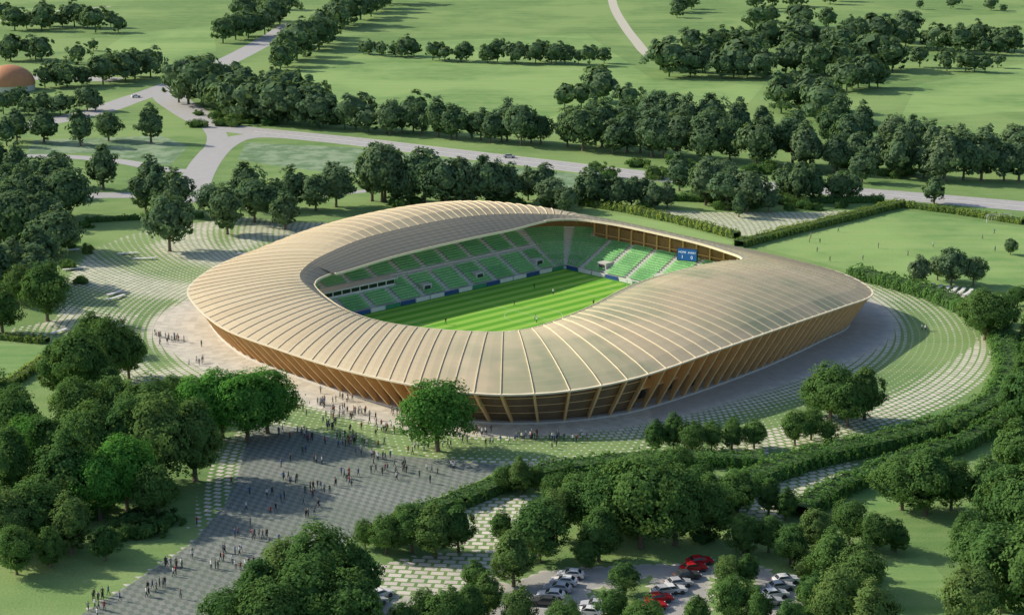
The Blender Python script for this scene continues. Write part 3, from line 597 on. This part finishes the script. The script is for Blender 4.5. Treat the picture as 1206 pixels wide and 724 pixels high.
for (u_,v_) in ((49.5,-20),(49.5,2),(38,-37.5),(14,-37.5),(-6,-37.5)):
    v,f=[],[]; box(v,f,L((u_,v_,2.2)),3.2,3.4,2.6,ang); mesh_obj('tunnel_entrance',v,f,[MCON],None,stad)
    v,f=[],[]; d=(-1.72,0) if u_>45 else (0,1.82); box(v,f,L((u_+d[0],v_+d[1],2.1)),2.0 if d[0]==0 else .1,.1 if d[0]==0 else 2.0,1.9,ang); mesh_obj('tunnel_opening',v,f,[MDK],None,stad)
# scoreboard
sb=bpy.data.objects.new('scoreboard',None); COL.objects.link(sb); x,y,z=UV(49.0,11.6,10.9); sb.location=(x,y,z); sb.rotation_euler=(0,0,ang-math.pi/2+.35); tag(sb,'blue electronic scoreboard hanging from the stadium roof rim','scoreboard')
v,f=[],[]; box(v,f,(0,0,0),6.0,.5,3.6); mesh_obj('frame',v,f,[MDK],None,sb)
MSC=simple('lit_blue_screen',(.02,.08,.22),.4,.1,emis=(.02,.12,.35),es=.5); v,f=[],[]; box(v,f,(0,-.27,0),5.6,.06,3.2); mesh_obj('screen',v,f,[MSC],None,sb)
MTX=simple('lit_white_text',(.8,.8,.8),.5,.02,emis=(.9,.95,1),es=.5)
def text(s,size,x,z,name,parent,y,mat=MTX):
    cu=bpy.data.curves.new('t','FONT'); cu.body=s; cu.size=size; cu.align_x='CENTER'; cu.extrude=.01; o=bpy.data.objects.new('t',cu); COL.objects.link(o); dg=bpy.context.evaluated_depsgraph_get(); m=bpy.data.meshes.new_from_object(o.evaluated_get(dg)); bpy.data.objects.remove(o)
    m.materials.clear(); m.materials.append(mat); q=bpy.data.objects.new(name,m); link(q,parent); q.location=(x,y,z); q.rotation_euler=(math.pi/2,0,0); return q
text('HOME',.8,-1.4,.4,'home_word',sb,-.32); text('AWAY',.8,1.4,.4,'away_word',sb,-.32); text('1',1.3,-1.4,-1.1,'home_score',sb,-.32); text('0',1.3,1.4,-1.1,'away_score',sb,-.32)
v,f=[],[]
for xx in (-2.4,2.4): box(v,f,(xx,.6,1.5),.2,1.2,.2)
mesh_obj('mounting_bracket',v,f,[MDK],None,sb)
MBL=simple('board_blue',(.04,.10,.28),.4); MTE=simple('board_green',(.06,.30,.15),.4)
per=[((-46,-33),(46,-33)),((46,-33),(46,33)),((46,33),(-46,33)),((-46,33),(-46,-33))]
q=0
for (a,b) in per:
    Ls=math.dist(a,b); n=int(Ls/5.2); ax=math.atan2(b[1]-a[1],b[0]-a[0])
    for i in range(n):
        t=(i+.5)/n; u_=a[0]+(b[0]-a[0])*t; v_=a[1]+(b[1]-a[1])*t
        if abs(u_)<44.9 and abs(v_)<32 : continue
        o=bpy.data.objects.new('advertising_board',None); COL.objects.link(o); x,y,_=UV(u_*.985,v_*.985); o.location=(x,y,.08); o.rotation_euler=(0,0,(ang-ax))
        vv_,ff=[],[]; box(vv_,ff,(0,0,.55),5.0,.12,1.1); m=[MWHT,MWHT,MBL,MWHT,MTE,MBL][q%6]; mesh_obj('panel',vv_,ff,[m],None,o)
        vv_,ff=[],[]
        for xx in (-2,2): box(vv_,ff,(xx,.3,.2),.1,.5,.4)
        mesh_obj('support_foot',vv_,ff,[MDK],None,o)
        tag(o,('white','white','dark blue','white','green','dark blue')[q%6]+' advertising board beside the pitch','advertising board','advertising boards around the pitch'); q+=1
def goal(loc,rot,label,s=1.0):
    o=bpy.data.objects.new('football_goal',None); COL.objects.link(o); o.location=loc; o.rotation_euler=(0,0,rot); o.scale=(s,s,s)
    v,f=[],[]
    tube(v,f,[(-3.66,0,0),(-3.66,0,2.44),(3.66,0,2.44),(3.66,0,0)],[.1]*4,6); mesh_obj('goal_frame',v,f,[MWHT],None,o)
    v,f=[],[]
    for x in np.arange(-3.66,3.7,.73): tube(v,f,[(x,0,2.4),(x,1.0,2.2),(x,2,0.05)],[.02]*3,4)
    for t in (.3,.65,1): tube(v,f,[(-3.66,2*t,2.4*(1-t)+.1),(3.66,2*t,2.4*(1-t)+.1)],[.02]*2,4)
    mesh_obj('net',v,f,[MWHT],None,o); tag(o,label,'goal')
goal(UV(PU,0,.1),ang-math.pi/2,'white football goal on the stadium pitch'); goal(UV(-PU,0,.1),ang+math.pi/2,'white football goal on the stadium pitch')
x,y,_=G(1176,262); goal((x,y,.01),.15,'white football goal on the open sports field',1.15)
# ---------------------------------------------------------------- people
def person_mesh(name,pose):
    st_=.0 if pose=='stand' else .22
    pts=[(0,0,.95),(0,0.01,1.2),(0,0,1.45),(0,.01,1.54),(0,.02,1.64),(0,.01,1.72),
         (-.10,0,.9),(-.11,st_*.5,.48),(-.12,st_*1.1-.02,.08),(-.12,st_*1.1+.12,.03),
         (.10,0,.9),(.11,-st_*.35+.04,.48),(.12,-st_*1.1,.08),(.12,-st_*1.1+.12,.03),
         (-.19,0,1.42),(-.25,-st_*.5,1.14),(-.26,-st_*.6+.1,.88),(.19,0,1.42),(.25,st_*.4,1.14),(.26,st_*.6+.1,.88)]
    if pose=='arm': pts[18]=(.30,.16,1.30); pts[19]=(.28,.30,1.52)
    rad=[.14,.14,.13,.055,.10,.07,.095,.065,.045,.04,.095,.065,.045,.04,.06,.045,.035,.06,.045,.035]
    ed=[(0,1),(1,2),(2,3),(3,4),(4,5),(0,6),(6,7),(7,8),(8,9),(0,10),(10,11),(11,12),(12,13),(2,14),(14,15),(15,16),(2,17),(17,18),(18,19)]
    me=bpy.data.meshes.new('t'); me.from_pydata(pts,ed,[]); o=bpy.data.objects.new('t',me); COL.objects.link(o); o.modifiers.new('s','SKIN'); o.modifiers.new('u','SUBSURF').levels=1
    for i,r in enumerate(rad): me.skin_vertices[0].data[i].radius=(r,r*.8)
    me.skin_vertices[0].data[0].use_root=True
    dg=bpy.context.evaluated_depsgraph_get(); m=bpy.data.meshes.new_from_object(o.evaluated_get(dg)); bpy.data.objects.remove(o); m.name=name; return m
MSK=simple('skin',(.45,.28,.20),.6); MHA=simple('dark_hair',(.04,.03,.025),.7)
TOPS=[('white',(.78,.78,.76)),('black',(.03,.03,.035)),('blue',(.06,.12,.30)),('red',(.30,.05,.04)),('grey',(.25,.25,.26)),('black',(.03,.03,.035)),('white',(.78,.78,.76)),('dark green',(.04,.10,.06)),('grey',(.25,.25,.26))]
BOT=simple('dark_trousers',(.035,.04,.06),.8); PM=[]
for ps_ in ('stand','walk','arm'):
    base=person_mesh('person_'+ps_,ps_)
    for nm,c in TOPS:
        m=base.copy(); m.materials.clear(); mt=bpy.data.materials.get('shirt_'+nm) or simple('shirt_'+nm,c,.8)
        for q in (BOT,mt,MSK,MHA): m.materials.append(q)
        for p in m.polygons:
            c=p.center; p.use_smooth=True
            p.material_index=0 if c.z<.93 and abs(c.x)<.2 else (3 if c.z>1.68 or (c.z>1.6 and c.y<-.01) else (2 if c.z>1.5 or c.z<.94 else 1))
        PM.append((ps_,nm,m))
NP=[0]; EXTRA=[]
def person(x,y,z,place,grp,sc_=1.06):
    s=sc_*random.uniform(.93,1.06)
    if NP[0]>=298: EXTRA.append((x,y,z,s,random.uniform(0,6.28),random.choice(PM))); return
    ps_,nm,m=random.choice(PM); o=bpy.data.objects.new('person',m); COL.objects.link(o); o.location=(x,y,z); o.rotation_euler=(0,0,random.uniform(0,6.28)); o.scale=(s,s,s); NP[0]+=1
    tag(o,'person in %s top, %s %s'%(nm,{'stand':'standing','walk':'walking','arm':'raising one arm'}[ps_],place),'person',grp)
for _ in range(15):
    x,y,z=UV(random.uniform(-40,40),random.uniform(-28,20)); person(x,y,.1,'on the stadium pitch','players on the pitch')
for _ in range(15):
    x,y,z=G(random.uniform(950,1180),random.uniform(272,310)); person(x,y,.012,'on the sports field','players on the sports field')
PP=[]
def crowd(cx,cy,sx,sy,n):
    for _ in range(n):
        if random.random()<.5 or _==0: px,py=cx+random.gauss(0,sx),cy+random.gauss(0,sy)
        else: px+=random.uniform(-7,7); py+=random.uniform(-3,3)
        x,y,_z=G(px,py); u_=(x-CX)*UX+(y-CY)*UY; v_=(x-CX)*UY-(y-CY)*UX
        if (abs(u_)/82)**3+(abs(v_)/78)**3<1.0: continue
        PP.append((y,x))
crowd(200,402,16,4,20); crowd(380,478,30,12,44); crowd(450,500,28,10,30); crowd(430,525,30,7,30); crowd(500,525,24,4,16); crowd(560,510,14,3,14); crowd(600,520,30,4,24); crowd(675,520,12,3,12)
crowd(360,510,24,5,14); crowd(400,565,26,8,18); crowd(345,590,22,10,14); crowd(280,650,16,12,24); crowd(200,662,14,6,12); crowd(120,712,14,7,14); crowd(470,560,30,8,14); crowd(300,470,10,6,6); crowd(230,430,8,5,5); crowd(1085,392,3,2,3)
crowd(400,545,60,25,30); crowd(300,620,30,30,16); crowd(180,690,25,15,10); crowd(500,555,40,5,12); crowd(420,490,50,12,22)
PP.sort()
for (y,x) in PP: person(x,y,.008,'on the plaza','visitors on the plaza')
if EXTRA:
    V,Fq,MI=[],[],[]; mats=[]; mid_={}
    for (x,y,z,s,a,(ps_,nm,m)) in EXTRA:
        b=len(V); ca,sa=math.cos(a)*s,math.sin(a)*s
        V+=[(x+p.co.x*ca-p.co.y*sa,y+p.co.x*sa+p.co.y*ca,z+p.co.z*s) for p in m.vertices]
        for p in m.polygons:
            mt=m.materials[p.material_index]
            if mt.name not in mid_: mid_[mt.name]=len(mats); mats.append(mt)
            Fq.append(tuple(b+i for i in p.vertices)); MI.append(mid_[mt.name])
    o=mesh_obj('crowd',V,Fq,mats,MI,None,True); tag(o,'scattered crowd of visitors crossing the paved plaza','crowd',kind='stuff')
# ---------------------------------------------------------------- cars
def car_parts(paint):
    parts=[]
    v,f=[],[]; prof=[(-2.15,.35),(-2.2,.75),(-1.95,.98),(-1.2,1.02),(.95,1.0),(2.0,.82),(2.18,.6),(2.15,.35)]
    for (x,z) in prof: 
        w=.88 if abs(x)<1.9 else .78; v+=[(x,-w,z),(x,w,z)]
    n=len(prof)
    for i in range(n): j=(i+1)%n; f.append((2*i,2*i+1,2*j+1,2*j))
    f+= [tuple(range(0,2*n,2))[::-1],tuple(range(1,2*n,2))]
    b=len(v); cab=[(-1.75,.99,.84),(-1.15,1.42,.66),(.15,1.44,.66),(.95,.99,.84)]
    for (x,z,w) in cab: v+=[(x,-w,z),(x,w,z)]
    for i in range(3): f.append((b+2*i,b+2*i+1,b+2*i+3,b+2*i+2))
    f+=[(b,b+2,b+4,b+6),(b+1,b+7,b+5,b+3)]
    parts.append(('body',v,f,paint))
    parts.append(('windscreen',[(.87,-.74,1.05),(.87,.74,1.05),(.24,.60,1.41),(.24,-.60,1.41)],[(0,1,2,3)],MGL)); parts.append(('rear_window',[(-1.68,.72,1.06),(-1.68,-.72,1.06),(-1.24,-.6,1.38),(-1.24,.6,1.38)],[(0,1,2,3)],MGL))
    for s in (-1,1): parts.append(('side_window',[(-1.5,s*.835,1.06),(.75,s*.835,1.06),(.1,s*.69,1.38),(-1.1,s*.69,1.38)],[(0,1,2,3)],MGL))
    for sx in (-1.35,1.35):
        for s in (-.82,.82):
            v,f=[],[]; tube(v,f,[(sx,s-.11,.32),(sx,s+.11,.32)],[.33,.33],12); f+=[tuple(range(12))[::-1],tuple(range(12,24))]; parts.append(('wheel',v,f,MDK))
    for s in (-.6,.6): 
        v,f=[],[]; box(v,f,(2.13,s,.68),.12,.32,.14); parts.append(('headlight',v,f,MWHT)); v,f=[],[]; box(v,f,(-2.14,s,.8),.12,.3,.14); parts.append(('taillight',v,f,bpy.data.materials.get('red_lens') or simple('red_lens',(.4,.02,.02),.4)))
    return parts
CP={}
for nm,c in (('red',(.5,.02,.025)),('white',(.78,.78,.78)),('silver',(.48,.49,.51)),('dark grey',(.06,.065,.07))):
    L_=[]
    for (pn,v,f,mt) in car_parts(simple('car_paint_'+nm.replace(' ','_'),c,.25,.04,spec=.6)):
        m=bpy.data.meshes.new(pn); m.from_pydata(v,[],f); m.materials.append(mt); m.update(); L_.append((pn,m))
    CP[nm]=L_
def car(px,py,col,rot,place='parked in the car park',grp='cars parked in the car park'):
    x,y,_=G(px,py); e=bpy.data.objects.new('car',None); COL.objects.link(e); e.location=(x,y,.01 if 'parked' in place else .03); e.rotation_euler=(0,0,math.radians(rot)+random.uniform(-.04,.04)); e.scale=(1.08,)*3
    for pn,m in CP[col]: link(bpy.data.objects.new(pn,m),e)
    tag(e,col+' hatchback car '+place,'car',grp)
for (px,py,c_,r_) in [(824,664,'red',15),(817,672,'red',15),(776,708,'red',15),(769,717,'red',15),(664,688,'white',170),(672,680,'white',170),(657,696,'silver',170),(649,704,'white',170),(642,712,'dark grey',170),(799,690,'silver',15),(792,698,'white',15),(809,681,'dark grey',15),(925,686,'white',15),(919,694,'silver',15),(912,703,'white',15),(906,712,'silver',15),(784,699,'silver',15),(700,716,'silver',170),(692,724,'white',170)]: car(px,py,c_,r_)
for (px,py,c_,r_) in [(60,520,'silver',30),(70,514,'white',30),(80,528,'dark grey',30),(440,712,'silver',40),(448,703,'white',40)]: car(px,py,c_,r_,'parked between trees','cars parked between trees')
for (px,py,c_,r_) in [(850,212,'white',-6),(600,186,'silver',-6),(700,197,'dark grey',-6),(160,115,'white',30)]: car(px,py,c_,r_,'driving on the main road','cars on the main road')
# ---------------------------------------------------------------- dome building, benches
x,y,_=G(12,106); e=bpy.data.objects.new('domed_building',None); COL.objects.link(e); e.location=(x,y,0); tag(e,'round building with terracotta dome beside a car park','building')
v,f=[],[]; n=32; m=8
for i in range(m+1):
    a=i/m*math.pi/2
    for j in range(n): b=j*2*math.pi/n; v.append((13*math.cos(a)*math.cos(b),13*math.cos(a)*math.sin(b),3+10*math.sin(a)))
for i in range(m):
    for j in range(n): f.append((i*n+j,i*n+(j+1)%n,(i+1)*n+(j+1)%n,(i+1)*n+j))
mesh_obj('dome_roof',v,f,[simple('terracotta',(.52,.24,.12),.7,.2,.5)],None,e,True)
v,f=[],[]; tube(v,f,[(0,0,0),(0,0,3.05)],[12.7,12.7],32); mesh_obj('wall',v,f,[MCON],None,e)
def bench(px,py,L_,rot):
    x,y,_=G(px,py); e=bpy.data.objects.new('bench',None); COL.objects.link(e); e.location=(x,y,.008); e.rotation_euler=(0,0,math.radians(rot)); tag(e,'long curved white bench on the ring paving','bench','benches on the plaza')
    v,f=[],[]; n=8
    for i in range(n+1):
        xx=-L_/2+L_*i/n; yy=.02*xx*xx
        v+=[(xx,yy-.5,.45),(xx,yy+.5,.45),(xx,yy+.5,.62),(xx,yy-.5,.62)]
    for i in range(n):
        b=i*4
        for q in range(4): f.append((b+q,b+(q+1)%4,b+4+(q+1)%4,b+4+q))
    mesh_obj('seat',v,f,[MWHT],None,e)
    for s in (-.35,.35):
        v,f=[],[]; box(v,f,(s*L_,.02*(s*L_)**2,.225),.4,.8,.45); mesh_obj('leg',v,f,[MCON],None,e)
for b in ((137,352,7,60),(135,347,6,60),(170,306,7,10),(292,300,7,20),(82,296,6,10),(70,392,6,60),(88,318,7,30),(330,320,6,0),(150,300,6,15)): bench(*b)
for i in range(6): 
    bench(1096+i*9,340+i*1.2,9,60)
# ---------------------------------------------------------------- light, world, camera
el=math.radians(30); az=math.atan2(-.93,.36); sv_=Vector((math.sin(az)*math.cos(el),math.cos(az)*math.cos(el),math.sin(el)))
sd_=bpy.data.lights.new('sun','SUN'); sd_.energy=5.0; sd_.angle=math.radians(.8); sd_.color=(1,.90,.73); so_=bpy.data.objects.new('sun',sd_); COL.objects.link(so_); so_.rotation_euler=sv_.to_track_quat('Z','Y').to_euler()
w=bpy.data.worlds.new('World'); sc.world=w; w.use_nodes=True; nt=w.node_tree; bg=nt.nodes['Background']; sk=nt.nodes.new('ShaderNodeTexSky'); sk.sky_type='NISHITA'; sk.sun_disc=False; sk.sun_elevation=el; sk.sun_rotation=az%(2*math.pi); sk.dust_density=1.5; nt.links.new(sk.outputs[0],bg.inputs[0]); bg.inputs[1].default_value=.15
cd=bpy.data.cameras.new('camera'); cam=bpy.data.objects.new('camera',cd); COL.objects.link(cam); cam.location=(0,0,H); cam.rotation_euler=(math.pi/2-TH,0,0); cd.sensor_width=36; cd.lens=F/1206*36; cd.clip_end=12000; cd.clip_start=1; sc.camera=cam
sc.view_settings.view_transform='Standard'; sc.view_settings.look='None'; sc.view_settings.exposure=0
